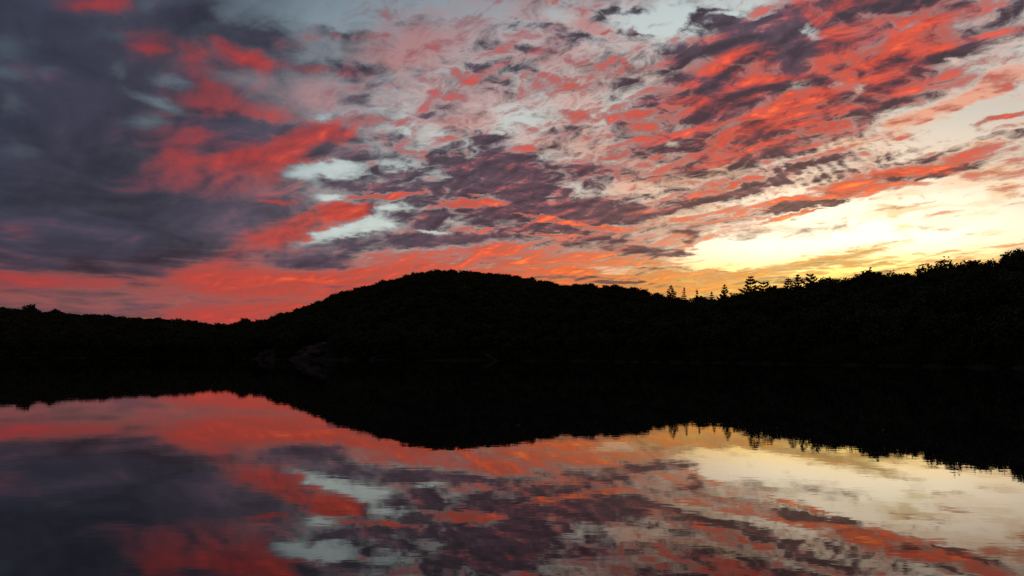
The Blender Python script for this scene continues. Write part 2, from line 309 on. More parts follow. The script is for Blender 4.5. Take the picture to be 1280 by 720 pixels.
    (27.6, 10.9, 3.84, 0.27, 1, -0.30, 0.10, 0.60, 0.60, 1.00),
    (32.6, 11.9, 2.61, 0.40, 2, -0.30, 0.30, 0.90, 0.90, 0.80),
    (33.3, 10.5, 2.14, 0.40, -1, 0.10, 0.40, 1.00, 0.90, 0.80),
    (27.1, 10.3, 2.91, 0.32, 1, -0.30, 0.35, 0.90, 0.80, 0.80),
    (29.9, 9.3, 4.13, 0.42, 4, -0.30, 0.15, 0.70, 0.80, 0.80),
    (33.2, 8.0, 2.57, 0.51, 5, -0.30, 0.20, 0.80, 0.70, 0.80),
]

world = bpy.data.worlds.new('World')
scene.world = world
world.use_nodes = True
nt = world.node_tree
nt.nodes.clear()
N = nt.nodes
L = nt.links

def setin(sock, v):
    if isinstance(v, bpy.types.NodeSocket):
        L.new(v, sock)
    elif v is not None:
        sock.default_value = v

def M(op, a, b=None, c=None, clamp=False):
    n = N.new('ShaderNodeMath'); n.operation = op; n.use_clamp = clamp
    for i, v in enumerate((a, b, c)):
        if v is not None: setin(n.inputs[i], v)
    return n.outputs[0]

def VM(op, a, b=None, c=None, scale=None):
    n = N.new('ShaderNodeVectorMath'); n.operation = op
    for i, v in enumerate((a, b, c)):
        if v is not None: setin(n.inputs[i], v)
    if scale is not None: setin(n.inputs['Scale'], scale)
    return n.outputs['Value'] if op in ('LENGTH', 'DOT_PRODUCT', 'DISTANCE') else n.outputs[0]

def XYZ(x, y, z=0.0):
    n = N.new('ShaderNodeCombineXYZ')
    for i, v in enumerate((x, y, z)): setin(n.inputs[i], v)
    return n.outputs[0]

def SEP(v):
    n = N.new('ShaderNodeSeparateXYZ'); L.new(v, n.inputs[0]); return n.outputs

def NOISE(vec, scale, detail=4, rough=.5, dist=0.0, dims='2D', lac=2.0):
    n = N.new('ShaderNodeTexNoise'); n.noise_dimensions = dims
    L.new(vec, n.inputs['Vector'])
    n.inputs['Scale'].default_value = scale; n.inputs['Detail'].default_value = detail
    n.inputs['Roughness'].default_value = rough; n.inputs['Distortion'].default_value = dist
    n.inputs['Lacunarity'].default_value = lac
    return n

def MR(v, a, b, c=0.0, d=1.0, kind='SMOOTHSTEP'):
    n = N.new('ShaderNodeMapRange'); n.interpolation_type = kind
    for i, q in enumerate((v, a, b, c, d)): setin(n.inputs[i], q)
    return n.outputs[0]

def RAMP(v, span, stops):
    n = N.new('ShaderNodeValToRGB'); r = n.color_ramp
    r.interpolation = 'LINEAR'
    while len(r.elements) < len(stops): r.elements.new(.5)
    for e, (p, c) in zip(r.elements, stops):
        e.position = p / span; e.color = (*lin(c), 1)
    setin(n.inputs[0], M('DIVIDE', v, span))
    return n.outputs[0]

def MIX(f, a, b):
    n = N.new('ShaderNodeMix'); n.data_type = 'RGBA'; n.clamp_factor = True
    setin(n.inputs[0], f); setin(n.inputs[6], a); setin(n.inputs[7], b)
    return n.outputs[2]

def VMIX(f, a, b):
    n = N.new('ShaderNodeMix'); n.data_type = 'VECTOR'; n.clamp_factor = True
    setin(n.inputs[0], f); setin(n.inputs[4], a); setin(n.inputs[5], b)
    return n.outputs[1]

GROW, SOFT, WARP_BIG, WARP_MID, NT, RELIEF = 1.18, 1.25, 1.8, 3.9, 1.2, -1.9

tc = N.new('ShaderNodeTexCoord')
dirv = VM('NORMALIZE', tc.outputs['Generated'])
dx, dy, dz = SEP(dirv)
DEG = 180 / math.pi
zc = M('MAXIMUM', dz, 0.0)
az = M('MULTIPLY', M('ARCTAN2', dx, dy), DEG)
el = M('MULTIPLY', M('ARCSINE', zc), DEG)

# the cloud deck as a flat layer seen in perspective (curving down at the horizon)
den = M('ADD', zc, 0.16)
px = M('DIVIDE', dx, den); py = M('DIVIDE', dy, den)
deck = XYZ(px, py, 0.0)

crisp = MR(az, -30.0, 5.0, .55, 1.0)                       # soft clouds on the left, crisp cells to the right
n_big = NOISE(deck, 1.3, 3, .5)
n_mid = NOISE(deck, 6.0, 7, .62)
warp = VM('ADD', VM('SCALE', VM('SUBTRACT', n_big.outputs['Color'], (.5, .5, .5)), scale=WARP_BIG),
          VM('SCALE', VM('SUBTRACT', n_mid.outputs['Color'], (.5, .5, .5)), scale=WARP_MID))
wamp = M('MULTIPLY', MR(el, 2.0, 22.0, .22, 1.1, 'LINEAR'), crisp)
warp = VM('MULTIPLY', VM('SCALE', warp, scale=wamp), (1.5, .8, 0))
q = VM('ADD', XYZ(az, el, 0.0), warp)

# cell-scale structure of the deck; light comes in low from the sunset side
sd = (math.sin(math.radians(SUN_AZ)), math.cos(math.radians(SUN_AZ)))
g_az = math.radians(-38.0)                                  # the grain of the deck runs towards this bearing
along = M('ADD', M('MULTIPLY', px, math.sin(g_az)), M('MULTIPLY', py, math.cos(g_az)))
across = M('SUBTRACT', M('MULTIPLY', px, math.cos(g_az)), M('MULTIPLY', py, math.sin(g_az)))
grain = XYZ(M('MULTIPLY', along, .55), across, 0.0)
n_a = NOISE(grain, 8.5, 8, .60, .35).outputs['Fac']
n_b = NOISE(VM('ADD', grain, (.012, .03, 0)), 8.5, 6, .58, .35).outputs['Fac']
relief = M('SUBTRACT', n_a, n_b)
n_f = M('SUBTRACT', NOISE(XYZ(M('MULTIPLY', along, .85), across, 7.0), 15.0, 6, .66, .5).outputs['Fac'], .5)
fine = M('MULTIPLY', n_f, M('MULTIPLY', MR(az, -20.0, -6.0), MR(el, 6.0, 13.0, .35, 1.0)))
na = M('ADD', M('SUBTRACT', n_a, .5), M('MULTIPLY', fine, 1.15))
relief = M('ADD', relief, M('MULTIPLY', fine, .3))
det = M('MULTIPLY', MR(az, -30.0, 2.0, .16, 1.0), MR(el, 4.0, 12.0, .6, 1.0))
ns = M('MULTIPLY', M('SUBTRACT', NOISE(VM('MULTIPLY', VM('ADD', XYZ(az, el, 0.0), VM('MULTIPLY', warp, (0, .35, 0))), (.22, 1.9, 0)), 1.0, 5, .6, .4).outputs['Fac'], .5),
       M('MULTIPLY', MR(el, 5.0, 11.0, 1.0, 0.0), MR(az, -14.0, 2.0, .4, 1.0)))
nc = M('SUBTRACT', NOISE(deck, 4.2, 5, .58, .2).outputs['Fac'], .5)
# distance from the afterglow sets the colour of air, lit cloud and shaded cloud
gd = VM('LENGTH', XYZ(M('MULTIPLY', M('SUBTRACT', az, 24.0), .6), M('MULTIPLY', M('SUBTRACT', el, 6.0), 1.2), 0))
gd2 = VM('LENGTH', XYZ(M('MULTIPLY', M('SUBTRACT', az, 24.0), .45), M('MINIMUM', M('MULTIPLY', M('SUBTRACT', el, 5.0), 1.6), 16.0), 0))
bil = M('SUBTRACT', NOISE(deck, 2.6, 4, .5, .6).outputs['Fac'], .5)
sky_node = N.new('ShaderNodeTexSky'); sky_node.sky_type = 'NISHITA'; sky_node.sun_disc = False
sky_node.sun_elevation = math.radians(SUN_EL); sky_node.sun_rotation = math.radians(SUN_AZ)
air = VM('SCALE', sky_node.outputs[0], scale=.05)
rm = N.new('ShaderNodeMapping'); rm.vector_type = 'TEXTURE'; L.new(XYZ(az, el, 0.0), rm.inputs['Vector'])
rm.inputs['Location'].default_value = (23.5, 13.6, 0); rm.inputs['Rotation'].default_value = (0, 0, math.radians(12)); rm.inputs['Scale'].default_value = (9.5, 2.3, 1)
rg_ = N.new('ShaderNodeTexGradient'); rg_.gradient_type = 'SPHERICAL'; L.new(rm.outputs[0], rg_.inputs[0])
phase = M('ADD', M('MULTIPLY', M('ADD', az, M('MULTIPLY', el, .9)), 6.6), M('MULTIPLY', n_a, 16.0))
ripple = M('MULTIPLY', M('SINE', phase), MR(rg_.outputs['Fac'], 0.0, .6, 0.0, .115))
na = M('ADD', na, ripple)
shared = {'air': air, 'bil': bil, 'ns': ns, 'gd2': gd2, 'q': q, 'az': az, 'el': el, 'gd': gd, 'na': na, 'nc': nc, 'relief': relief, 'det': det}

def sector(a0, a1, e0, e1):
    """the sky between two azimuths and two elevations, with the cloud banks that reach into it"""
    global N, L
    keep = (N, L)
    g = bpy.data.node_groups.new('sky_sector', 'ShaderNodeTree')
    N, L = g.nodes, g.links
    for k in shared:
        g.interface.new_socket(k, in_out='INPUT', socket_type='NodeSocketVector' if k in ('q', 'air') else 'NodeSocketFloat')
    g.interface.new_socket('color', in_out='OUTPUT', socket_type='NodeSocketColor')
    gi = N.new('NodeGroupInput'); go = N.new('NodeGroupOutput')
    v = {k: gi.outputs[k] for k in shared}
    q = v['q']
    field = XYZ(.45, .3, .35)
    cnt = 0
    for (a, e, ra, re, tilt, T, R_, P_, op, soft) in CLOUDS:
        ra, re = ra * GROW, re * GROW
        c, s_ = math.cos(math.radians(tilt)), math.sin(math.radians(tilt))
        ha, he = math.hypot(ra * c, re * s_) + 3.2, math.hypot(ra * s_, re * c) + 2.0
        if a + ha < a0 or a - ha > a1 or e + he < e0 or e - he > e1:
            continue
        cnt += 1
        if cnt % 30 == 29:                 # keeps the shader evaluating the banks in turn
            q = VM('MULTIPLY_ADD', field, (1e-7, 1e-7, 0), q)
        mp = N.new('ShaderNodeMapping'); mp.vector_type = 'TEXTURE'
        L.new(q, mp.inputs['Vector'])
        mp.inputs['Location'].default_value = (a, e, 0)
        mp.inputs['Rotation'].default_value = (0, 0, math.radians(tilt))
        mp.inputs['Scale'].default_value = (ra, re, 1)
        gr = N.new('ShaderNodeTexGradient'); gr.gradient_type = 'SPHERICAL'
        L.new(mp.outputs[0], gr.inputs[0])
        k = MR(gr.outputs['Fac'], 0.0, min(1.0, soft * SOFT), 0.0, op)
        field = VMIX(k, field, (T, R_, P_))
    fT, fR, fP = SEP(field)
    ns, az, el, gd, gd2, na, nc, relief, det = (v[k] for k in ('ns', 'az', 'el', 'gd', 'gd2', 'na', 'nc', 'relief', 'det'))
    tn = M('ADD', M('MULTIPLY_ADD', ns, 1.7, fT), M('MULTIPLY', M('MULTIPLY', na, NT), det))
    rn = M('ADD', M('MULTIPLY_ADD', ns, -1.9, fR), M('MULTIPLY', M('ADD', M('MULTIPLY', relief, RELIEF), M('MULTIPLY', na, -.7)), det))
    rn = M('ADD', rn, M('MULTIPLY', v['bil'], MR(az, -24.0, -4.0, .95, .2)))
    pn = M('ADD', fP, M('MULTIPLY', M('MULTIPLY', nc, 1.1), det))
    wid = M('MULTIPLY', det, -.22)
    aT = MR(tn, M('SUBTRACT', .02, M('MULTIPLY', det, -.14)), M('SUBTRACT', 1.02, M('MULTIPLY', det, .14)))
    aR = MR(rn, .10, 1.15)
    aT = M('MAXIMUM', aT, MR(rn, .05, .65, 0.0, .62))
    aP = MR(pn, .15, 1.05)
    clear = RAMP(gd, 70.0, [(0, (255, 250, 212)), (4, (255, 250, 222)), (6.5, (250, 236, 212)), (9, (222, 208, 188)), (13, (190, 187, 177)),
                            (19, (184, 194, 190)), (22.5, (186, 198, 196)), (24.5, (180, 193, 193)), (27.5, (136, 152, 159)), (31, (120, 136, 146)), (34, (100, 116, 128)), (40, (66, 84, 98)), (60, (62, 76, 90))])
    low = MR(el, 5.4, 8.4, .95, 0.0)
    clear = MIX(low, clear, RAMP(gd, 70.0, [(0, (255, 226, 110)), (8, (255, 208, 92)), (14, (245, 140, 80)), (22, (205, 90, 78)), (36, (165, 84, 84)), (60, (110, 76, 86))]))
    clear = VM('SCALE', clear, scale=MR(gd, 2.5, 8.0, 1.28, 1.0))
    clear = VM('ADD', clear, v['air'])
    veil = RAMP(gd, 70.0, [(0, (255, 225, 130)), (6, (255, 214, 160)), (12, (238, 172, 140)), (17, (226, 162, 142)), (22, (194, 146, 142)), (28, (172, 128, 130)), (36, (150, 96, 98)), (60, (110, 82, 92))])
    body = RAMP(gd, 70.0, [(0, (150, 110, 85)), (8, (122, 86, 84)), (15, (98, 68, 80)), (22, (86, 70, 85)), (26, (87, 75, 90)), (30, (63, 59, 75)), (40, (56, 58, 75)), (60, (54, 58, 74))])
    glow = RAMP(gd2, 70.0, [(0, (255, 200, 90)), (5, (255, 158, 76)), (9, (244, 112, 62)), (13, (220, 84, 58)), (18, (204, 74, 58)), (23, (188, 68, 62)), (28, (168, 62, 66)), (40, (150, 60, 70)), (60, (130, 60, 72))])
    col = MIX(aP, clear, veil)
    core = M('ADD', .9, M('MULTIPLY', M('MULTIPLY', M('ADD', relief, M('MULTIPLY', na, .5)), -1.6), det))
    core = M('ADD', core, M('MULTIPLY', M('MULTIPLY', v['bil'], MR(az, -20.0, 0.0, 1.0, .25)), 1.5))
    col = MIX(M('MULTIPLY', aT, .97), col, VM('SCALE', body, scale=M('MAXIMUM', core, .5)))
    lit = M('MULTIPLY', MR(rn, .7, 1.45, .88, 1.08), M('ADD', 1.0, M('MULTIPLY', M('MULTIPLY', relief, -1.4), det)))
    col = MIX(M('MULTIPLY', aR, .95), col, VM('SCALE', MIX(MR(rn, .92, 1.6), glow, VM('MULTIPLY', glow, (1.25, 1.75, 1.1))), scale=lit))
    setin(go.inputs['color'], col)
    N, L = keep
    gn = N.new('ShaderNodeGroup'); gn.node_tree = g
    for k, s_ in shared.items(): L.new(s_, gn.inputs[k])
    bg = N.new('ShaderNodeBackground'); L.new(gn.outputs[0], bg.inputs['Color'])
    return bg.outputs[0]

def pick(cond, lo, hi):
    m = N.new('ShaderNodeMixShader'); L.new(cond, m.inputs[0]); L.new(lo, m.inputs[1]); L.new(hi, m.inputs[2])
    return m.outputs[0]

def columns(cuts, e0, e1):
    if len(cuts) == 2:
        return sector(cuts[0], cuts[1], e0, e1)
    m = len(cuts) // 2
    return pick(M('GREATER_THAN', az, cuts[m]), columns(cuts[:m + 1], e0, e1), columns(cuts[m:], e0, e1))

AZ_CUTS = [-400, -24, -13, -3, 7, 17, 400]
low_sky = columns(AZ_CUTS, 0, 9)
mid_sky = columns(AZ_CUTS, 9, 16)
top_sky = columns(AZ_CUTS, 16, 90)
clouds = pick(M('GREATER_THAN', el, 9.0), low_sky, pick(M('GREATER_THAN', el, 16.0), mid_sky, top_sky))
outw = N.new('ShaderNodeOutputWorld'); L.new(clouds, outw.inputs['Surface'])
world.cycles.sampling_method = 'MANUAL'
world.cycles.sample_map_resolution = 256

# ------------------------------------------------------------------ sun, almost gone
sun_data = bpy.data.lights.new('sun', 'SUN')
sun_data.energy = 0.4; sun_data.angle = math.radians(0.5); sun_data.color = (1.0, .55, .28)
sun = bpy.data.objects.new('sun', sun_data); C.objects.link(sun)
_sd = Vector((math.sin(math.radians(SUN_AZ)) * math.cos(math.radians(SUN_EL)), math.cos(math.radians(SUN_AZ)) * math.cos(math.radians(SUN_EL)), math.sin(math.radians(SUN_EL))))
sun.rotation_euler = _sd.to_track_quat('Z', 'Y').to_euler()
sun.location = (0, -20, 60)
scene.cycles.use_adaptive_sampling = True
scene.cycles.adaptive_threshold = 0.025
scene.cycles.use_denoising = False
scene.cycles.max_bounces = 5
scene.cycles.diffuse_bounces = 2
scene.cycles.glossy_bounces = 3
scene.cycles.caustics_reflective = False

# ------------------------------------------------------------------ helpers
import numpy as np
rng = np.random.default_rng(11)

def tag(o, label=None, cat=None, group=None, kind=None):
    if label: o['label'] = label
    if cat: o['category'] = cat
    if group: o['group'] = group
    if kind: o['kind'] = kind
    return o

def mesh_obj(name, verts, faces, mat, parent=None, smooth=False):
    me = bpy.data.meshes.new(name)
    me.from_pydata([tuple(v) for v in verts], [], [tuple(f) for f in faces])
    if mat: me.materials.append(mat)
    if smooth:
        me.polygons.foreach_set('use_smooth', [True] * len(me.polygons))
    me.update()
    o = bpy.data.objects.new(name, me); C.objects.link(o)
    if parent: o.parent = parent
    return o

def empty(name, loc=(0, 0, 0), rz=0.0, sc=1.0):
    o = bpy.data.objects.new(name, None); C.objects.link(o)
    o.location = loc; o.rotation_euler = (0, 0, rz); o.scale = (sc, sc, sc)
    o.empty_display_size = .5
    return o

def copy_tree(root, loc, rz, sc):
    r = root.copy(); C.objects.link(r)
    r.location = loc; r.rotation_euler = (0, 0, rz); r.scale = sc if isinstance(sc, tuple) else (sc, sc, sc)
    for ch in root.children:
        c = ch.copy(); C.objects.link(c); c.parent = r
    return r

def material(name, c0, c1, scale, rough=.9, detail=4, bump=0.0, per_object=False):
    m = bpy.data.materials.new(name); m.use_nodes = True
    t = m.node_tree; b = t.nodes['Principled BSDF']; b.inputs['Roughness'].default_value = rough
    b.inputs['Specular IOR Level'].default_value = .15
    co = t.nodes.new('ShaderNodeTexCoord')
    nz = t.nodes.new('ShaderNodeTexNoise'); nz.inputs['Scale'].default_value = scale; nz.inputs['Detail'].default_value = detail
    t.links.new(co.outputs['Object'], nz.inputs['Vector'])
    rp = t.nodes.new('ShaderNodeValToRGB')
    rp.color_ramp.elements[0].position = .3; rp.color_ramp.elements[0].color = (*c0, 1)
    rp.color_ramp.elements[1].position = .7; rp.color_ramp.elements[1].color = (*c1, 1)
    t.links.new(nz.outputs['Fac'], rp.inputs[0])
    out = rp.outputs[0]
    if per_object:
        oi = t.nodes.new('ShaderNodeObjectInfo')
        hs = t.nodes.new('ShaderNodeHueSaturation')
        mr = t.nodes.new('ShaderNodeMapRange'); mr.inputs[3].default_value = .65; mr.inputs[4].default_value = 1.4
        t.links.new(oi.outputs['Random'], mr.inputs[0]); t.links.new(mr.outputs[0], hs.inputs['Value'])
        mh = t.nodes.new('ShaderNodeMapRange'); mh.inputs[3].default_value = .46; mh.inputs[4].default_value = .53
        t.links.new(oi.outputs['Random'], mh.inputs[0]); t.links.new(mh.outputs[0], hs.inputs['Hue'])
        t.links.new(out, hs.inputs['Color']); out = hs.outputs[0]
    t.links.new(out, b.inputs['Base Color'])
    if bump:
        bp = t.nodes.new('ShaderNodeBump'); bp.inputs['Strength'].default_value = bump; bp.inputs['Distance'].default_value = .3
        t.links.new(nz.outputs['Fac'], bp.inputs['Height']); t.links.new(bp.outputs[0], b.inputs['Normal'])
    return m

MAT_LEAF = material('broadleaf_foliage', (.030, .042, .017), (.054, .066, .027), .9, per_object=True)
MAT_PINE = material('pine_foliage', (.030, .048, .028), (.052, .074, .042), 1.2, per_object=True)
MAT_BARK = material('bark', (.05, .038, .030), (.11, .09, .075), 5.0, bump=.4)
MAT_SOIL = material('forest_floor', (.014, .014, .009), (.030, .030, .018), .15, bump=.3)
MAT_ROCK = material('shore_rock', (.03, .028, .027), (.08, .074, .07), .8, bump=.6, detail=8)
MAT_LOG = material('weathered_wood', (.10, .09, .08), (.18, .16, .14), 4.0, bump=.3)
MAT_SPARKLE = material('sparkle_pale', (.30, .24, .15), (.45, .38, .26), 20.0)  # pale colour standing in for the glint of ripples

# ------------------------------------------------------------------ the land around the lake
# height of the tree tops seen over the water, by bearing (deg)
SKYLINE = [(-70, 2.6), (-50, 3.6), (-40, 3.4), (-34.01, 3.12), (-31.43, 2.82), (-28.24, 2.76), (-24.85, 2.59), (-22.31, 2.49), (-20.21, 2.31), (-19.25, 2.44), (-18.07, 2.8),
           (-15.88, 3.48), (-14.21, 4.1), (-12.51, 4.67), (-10.78, 5.24), (-9.02, 5.69), (-7.25, 6.2), (-5.15, 6.48), (-2.43, 6.39), (0.6, 6.05), (3.63, 5.63),
           (6.63, 5.37), (9.6, 5.11), (11.93, 4.73), (13.66, 4.58), (15.36, 4.62), (17.59, 4.75), (19.77, 5.15), (21.37, 5.33), (22.93, 5.28), (24.97, 5.59), (26.46, 5.8),
           (27.43, 5.91), (28.86, 6.16), (30.7, 6.21), (32.47, 6.31), (34.18, 6.55), (40, 7.0), (55, 7.5), (80, 7)]
CREST = [(-180, 160), (-110, 320), (-60, 600), (-34, 720), (-22, 720), (-17, 640), (-5, 600), (4, 530), (10, 430), (14, 370), (20, 330), (34, 270), (60, 220), (110, 200), (180, 160)]
SHORE = [(-180, 3), (-120, 6), (-95, 60), (-60, 330), (-34, 480), (-22, 520), (-16, 375), (-8, 350), (0, 340), (6, 320), (12, 280), (20, 225), (34, 165), (60, 95), (95, 40), (120, 6), (180, 3)]

def table(tb, a):
    return float(np.interp(a, [p[0] for p in tb], [p[1] for p in tb]))

CANOPY = [(-60, 13.0), (-5, 13.0), (10, 12.0), (15, 11.4), (34, 10.8), (60, 10.8)]
def ground_height(x, y):
    r = math.hypot(x, y); a = math.degrees(math.atan2(x, y))
    ds, dc = table(SHORE, a), table(CREST, a)
    ds += 6 * mnoise.noise((x * .02, y * .02, 3.1)) if ds > 40 else 0
    if abs(a) < 85:
        top = math.tan(math.radians(table(SKYLINE, a))) * dc + CAM_H - table(CANOPY, a)
    else:
        top = 14.0
    near = .25 - .12 * max(0.0, r - 1.5)          # the bank under the camera
    if r < ds:
        bed = -min(6.0, .09 * (ds - r)) - .02
        return max(bed, near) if r < 8 else bed
    t = (r - ds) / max(dc - ds, 1)
    if t <= 1:
        s = math.sin(t * math.pi / 2) ** .9
    else:
        s = 1 - .35 * min(1, (t - 1) / 2.5)
    und = 2.2 * mnoise.noise((x * .018, y * .018, 0)) + 1.0 * mnoise.noise((x * .05, y * .05, 5))
    return .35 * min(1, (r - ds) / 3) + top * s + und * min(1, t * 3) * (1 if t < 1 else max(.3, 2 - t))

verts, faces = [], []
azs = list(np.arange(-180, -60, 3)) + list(np.arange(-60, 60, .5)) + list(np.arange(60, 180, 3))
rs = [0.8, 2, 4, 7, 12, 25, 50] + list(np.arange(80, 800, 10)) + [850, 950, 1100, 1400, 1900, 2600, 3600, 5000]
verts.append((0, 0, .25))
for a in azs:
    for r in rs:
        x, y = r * math.sin(math.radians(a)), r * math.cos(math.radians(a))
        verts.append((x, y, ground_height(x, y)))
nr = len(rs)
for i in range(len(azs)):
    j = (i + 1) % len(azs)
    faces.append((0, 1 + j * nr, 1 + i * nr))
    for k in range(nr - 1):
        faces.append((1 + i * nr + k, 1 + j * nr + k, 1 + j * nr + k + 1, 1 + i * nr + k + 1))
ground = mesh_obj('terrain', verts, faces, MAT_SOIL, smooth=True)
tag(ground, 'dark wooded hills and banks enclosing the lake', kind='structure')

# ------------------------------------------------------------------ the lake
wm = bpy.data.materials.new('lake_water'); wm.use_nodes = True
t = wm.node_tree; b = t.nodes['Principled BSDF']
b.inputs['Base Color'].default_value = (.006, .009, .011, 1)
b.inputs['Roughness'].default_value = 0.012
b.inputs['IOR'].default_value = 1.46
co = t.nodes.new('ShaderNodeTexCoord')
def wave(scale, detail, ax, dist):
    mp = t.nodes.new('ShaderNodeMapping'); mp.inputs['Scale'].default_value = ax
    t.links.new(co.outputs['Object'], mp.inputs[0])
    nz = t.nodes.new('ShaderNodeTexNoise'); nz.inputs['Scale'].default_value = scale; nz.inputs['Detail'].default_value = detail
    t.links.new(mp.outputs[0], nz.inputs['Vector'])
    bp = t.nodes.new('ShaderNodeBump'); bp.inputs['Strength'].default_value = 1.0; bp.inputs['Distance'].default_value = dist
    t.links.new(nz.outputs['Fac'], bp.inputs['Height'])
    return bp
w1 = wave(.9, 3, (.6, 1.0, 1), .0009)
w2 = wave(5.0, 2, (.55, 1.0, 1), .0004)
t.links.new(w1.outputs[0], w2.inputs['Normal'])
t.links.new(w2.outputs[0], b.inputs['Normal'])
wv, wf = [(0, 0, 0)], []
wr = [4, 10, 25, 60, 140, 320, 620]
NW = 96
for r in wr:
    for i in range(NW):
        an = 2 * math.pi * i / NW
        wv.append((r * math.sin(an), r * math.cos(an), 0))
for i in range(NW):
    j = (i + 1) % NW
    wf.append((0, 1 + j, 1 + i))
    for k in range(len(wr) - 1):
        wf.append((1 + k * NW + i, 1 + k * NW + j, 1 + (k + 1) * NW + j, 1 + (k + 1) * NW + i))
water = mesh_obj('water', wv, wf, wm)
tag(water, 'calm lake mirroring the red sunset clouds', kind='structure')

# ------------------------------------------------------------------ trees
def tube(path, radii, n=6):
    v, f = [], []
    for i, p in enumerate(path):
        d = (Vector(path[min(i + 1, len(path) - 1)]) - Vector(path[max(i - 1, 0)])).normalized()
        x = d.orthogonal().normalized(); y = d.cross(x)
        for k in range(n):
            an = 2 * math.pi * k / n
            v.append(Vector(p) + (x * math.cos(an) + y * math.sin(an)) * radii[i])
    for i in range(len(path) - 1):
        for k in range(n):
            f.append((i * n + k, i * n + (k + 1) % n, (i + 1) * n + (k + 1) % n, (i + 1) * n + k))
    f.append(tuple(range(n))[::-1]); f.append(tuple((len(path) - 1) * n + k for k in range(n)))
    return v, f

class Parts:
    def __init__(self): self.v, self.f = [], []
    def add(self, vf):
        o = len(self.v); self.v += list(vf[0]); self.f += [tuple(i + o for i in f) for f in vf[1]]

def leaf_quads(points, size, rng, tilt=1.0):
    v, f = [], []
    n = len(points)
    d1 = rng.normal(size=(n, 3)); d1[:, 2] *= tilt; d1 /= np.linalg.norm(d1, axis=1)[:, None]
    d2 = rng.normal(size=(n, 3)); d2 -= d1 * (d1 * d2).sum(1)[:, None]; d2 /= np.linalg.norm(d2, axis=1)[:, None]
    s = size * rng.uniform(.55, 1.25, n)
    for i in range(n):
        p, a, b_ = points[i], d1[i] * s[i], d2[i] * s[i] * .62
        o = len(v)
        v += [p - a, p - b_ * .9, p + a, p + b_]
        f.append((o, o + 1, o + 2, o + 3))
    return v, f

def broadleaf(h, spread, lobes, count, size, seed):
    """trunk with limbs and a crown of leaf clumps gathered in uneven lobes"""
    rg = np.random.default_rng(seed)
    root = empty('broadleaf_tree')
    wood = Parts()
    bend = rg.uniform(-.4, .4, 2)
    trunk = [(0, 0, -.6), (bend[0] * .3, bend[1] * .3, h * .25), (bend[0], bend[1], h * .55), (bend[0] * .6, bend[1] * .6, h * .85)]
    wood.add(tube(trunk, [h * .026, h * .02, h * .013, h * .004], 7))
    pts = []
    centres = []
    for i in range(lobes):
        an = i * 2.399 + rg.uniform(-.5, .5); u = (i + .5) / lobes
        zz = h * (.40 + .50 * u + rg.uniform(-.04, .04))
        rr = spread * (1.0 - .75 * abs(u - .35)) * rg.uniform(.45, .85) if u < .93 else spread * .1
        c = np.array([math.cos(an) * rr, math.sin(an) * rr, zz]); centres.append(c)
        wood.add(tube([trunk[1 if u < .4 else 2], tuple(c * .55 + np.array([0, 0, h * .22])), tuple(c)], [h * .010, h * .006, h * .002], 5))
        lr = spread * rg.uniform(.34, .52)
        k = int(count / lobes)
        d = rg.normal(size=(k, 3)); d /= np.linalg.norm(d, axis=1)[:, None]
        rad = lr * rg.uniform(.25, 1.0, k) ** .55
        # knots of leaves with gaps between
        d += .35 * np.sin(d[:, [1, 2, 0]] * 5 + i)
        pts.append(c + d * rad[:, None] * np.array([1, 1, .72]))
    pts = np.concatenate(pts)
    mesh_obj('trunk', wood.v, wood.f, MAT_BARK, root)
    mesh_obj('crown', *leaf_quads(pts, size, rg), MAT_LEAF, root)
    return root

def conifer(h, width, whorls, upsweep, seed, bare=.12, ragged=.25, droop=0.0, leaf=.34, top_flat=0.0, lean=0.0):
    """straight stem with whorled boughs, each bough a stem with needle tufts"""
    rg = np.random.default_rng(seed)
    root = empty('pine_tree')
    wood = Parts(); pts = []
    def stem(z): return np.array([lean * z / h + .12 * math.sin(z * .7 + seed), .1 * math.cos(z * .6 + seed), z])
    zs = [-.6, h * .2, h * .45, h * .7, h * .9, h]
    wood.add(tube([tuple(stem(z)) for z in zs], [h * .02, h * .017, h * .012, h * .007, h * .003, .02], 7))
    for w in range(whorls):
        u = (w + .3) / whorls
        z = h * (bare + (1 - bare) * u)
        base = (1 - u) ** (.8 - .45 * top_flat) * width
        nb = rg.integers(3, 6)
        a0 = rg.uniform(0, 6.28)
        for k in range(nb):
            an = a0 + 6.283 * k / nb + rg.uniform(-.35, .35)
            ln = base * rg.uniform(1 - 2 * ragged, 1.12) + .12
            p0 = stem(z)
            n = 5; path = []
            for q_ in range(n):
                s = q_ / (n - 1)
                path.append(p0 + np.array([math.cos(an) * ln * s, math.sin(an) * ln * s, ln * (upsweep * s ** 1.4 - droop * s * (1 - .5 * s))]))
            wood.add(tube([tuple(p) for p in path], [.05 + .012 * ln, .045, .035, .028, .015], 4))
            m = max(10, int(ln * 34))
            for _ in range(m):
                s = rg.uniform(.22, 1.0) ** .8
                i = min(int(s * (n - 1)), n - 2); fr = s * (n - 1) - i
                p = path[i] * (1 - fr) + path[i + 1] * fr
                pts.append(p + rg.normal(size=3) * np.array([.2, .2, .13]) * (.5 + .22 * ln))
    for _ in range(14):
        pts.append(stem(h * rg.uniform(.9, 1.005)) + rg.normal(size=3) * np.array([.1, .1, .1]))
    mesh_obj('trunk', wood.v, wood.f, MAT_BARK, root)
    mesh_obj('crown', *leaf_quads(np.array(pts), leaf, rg, .7), MAT_PINE, root)
    return root

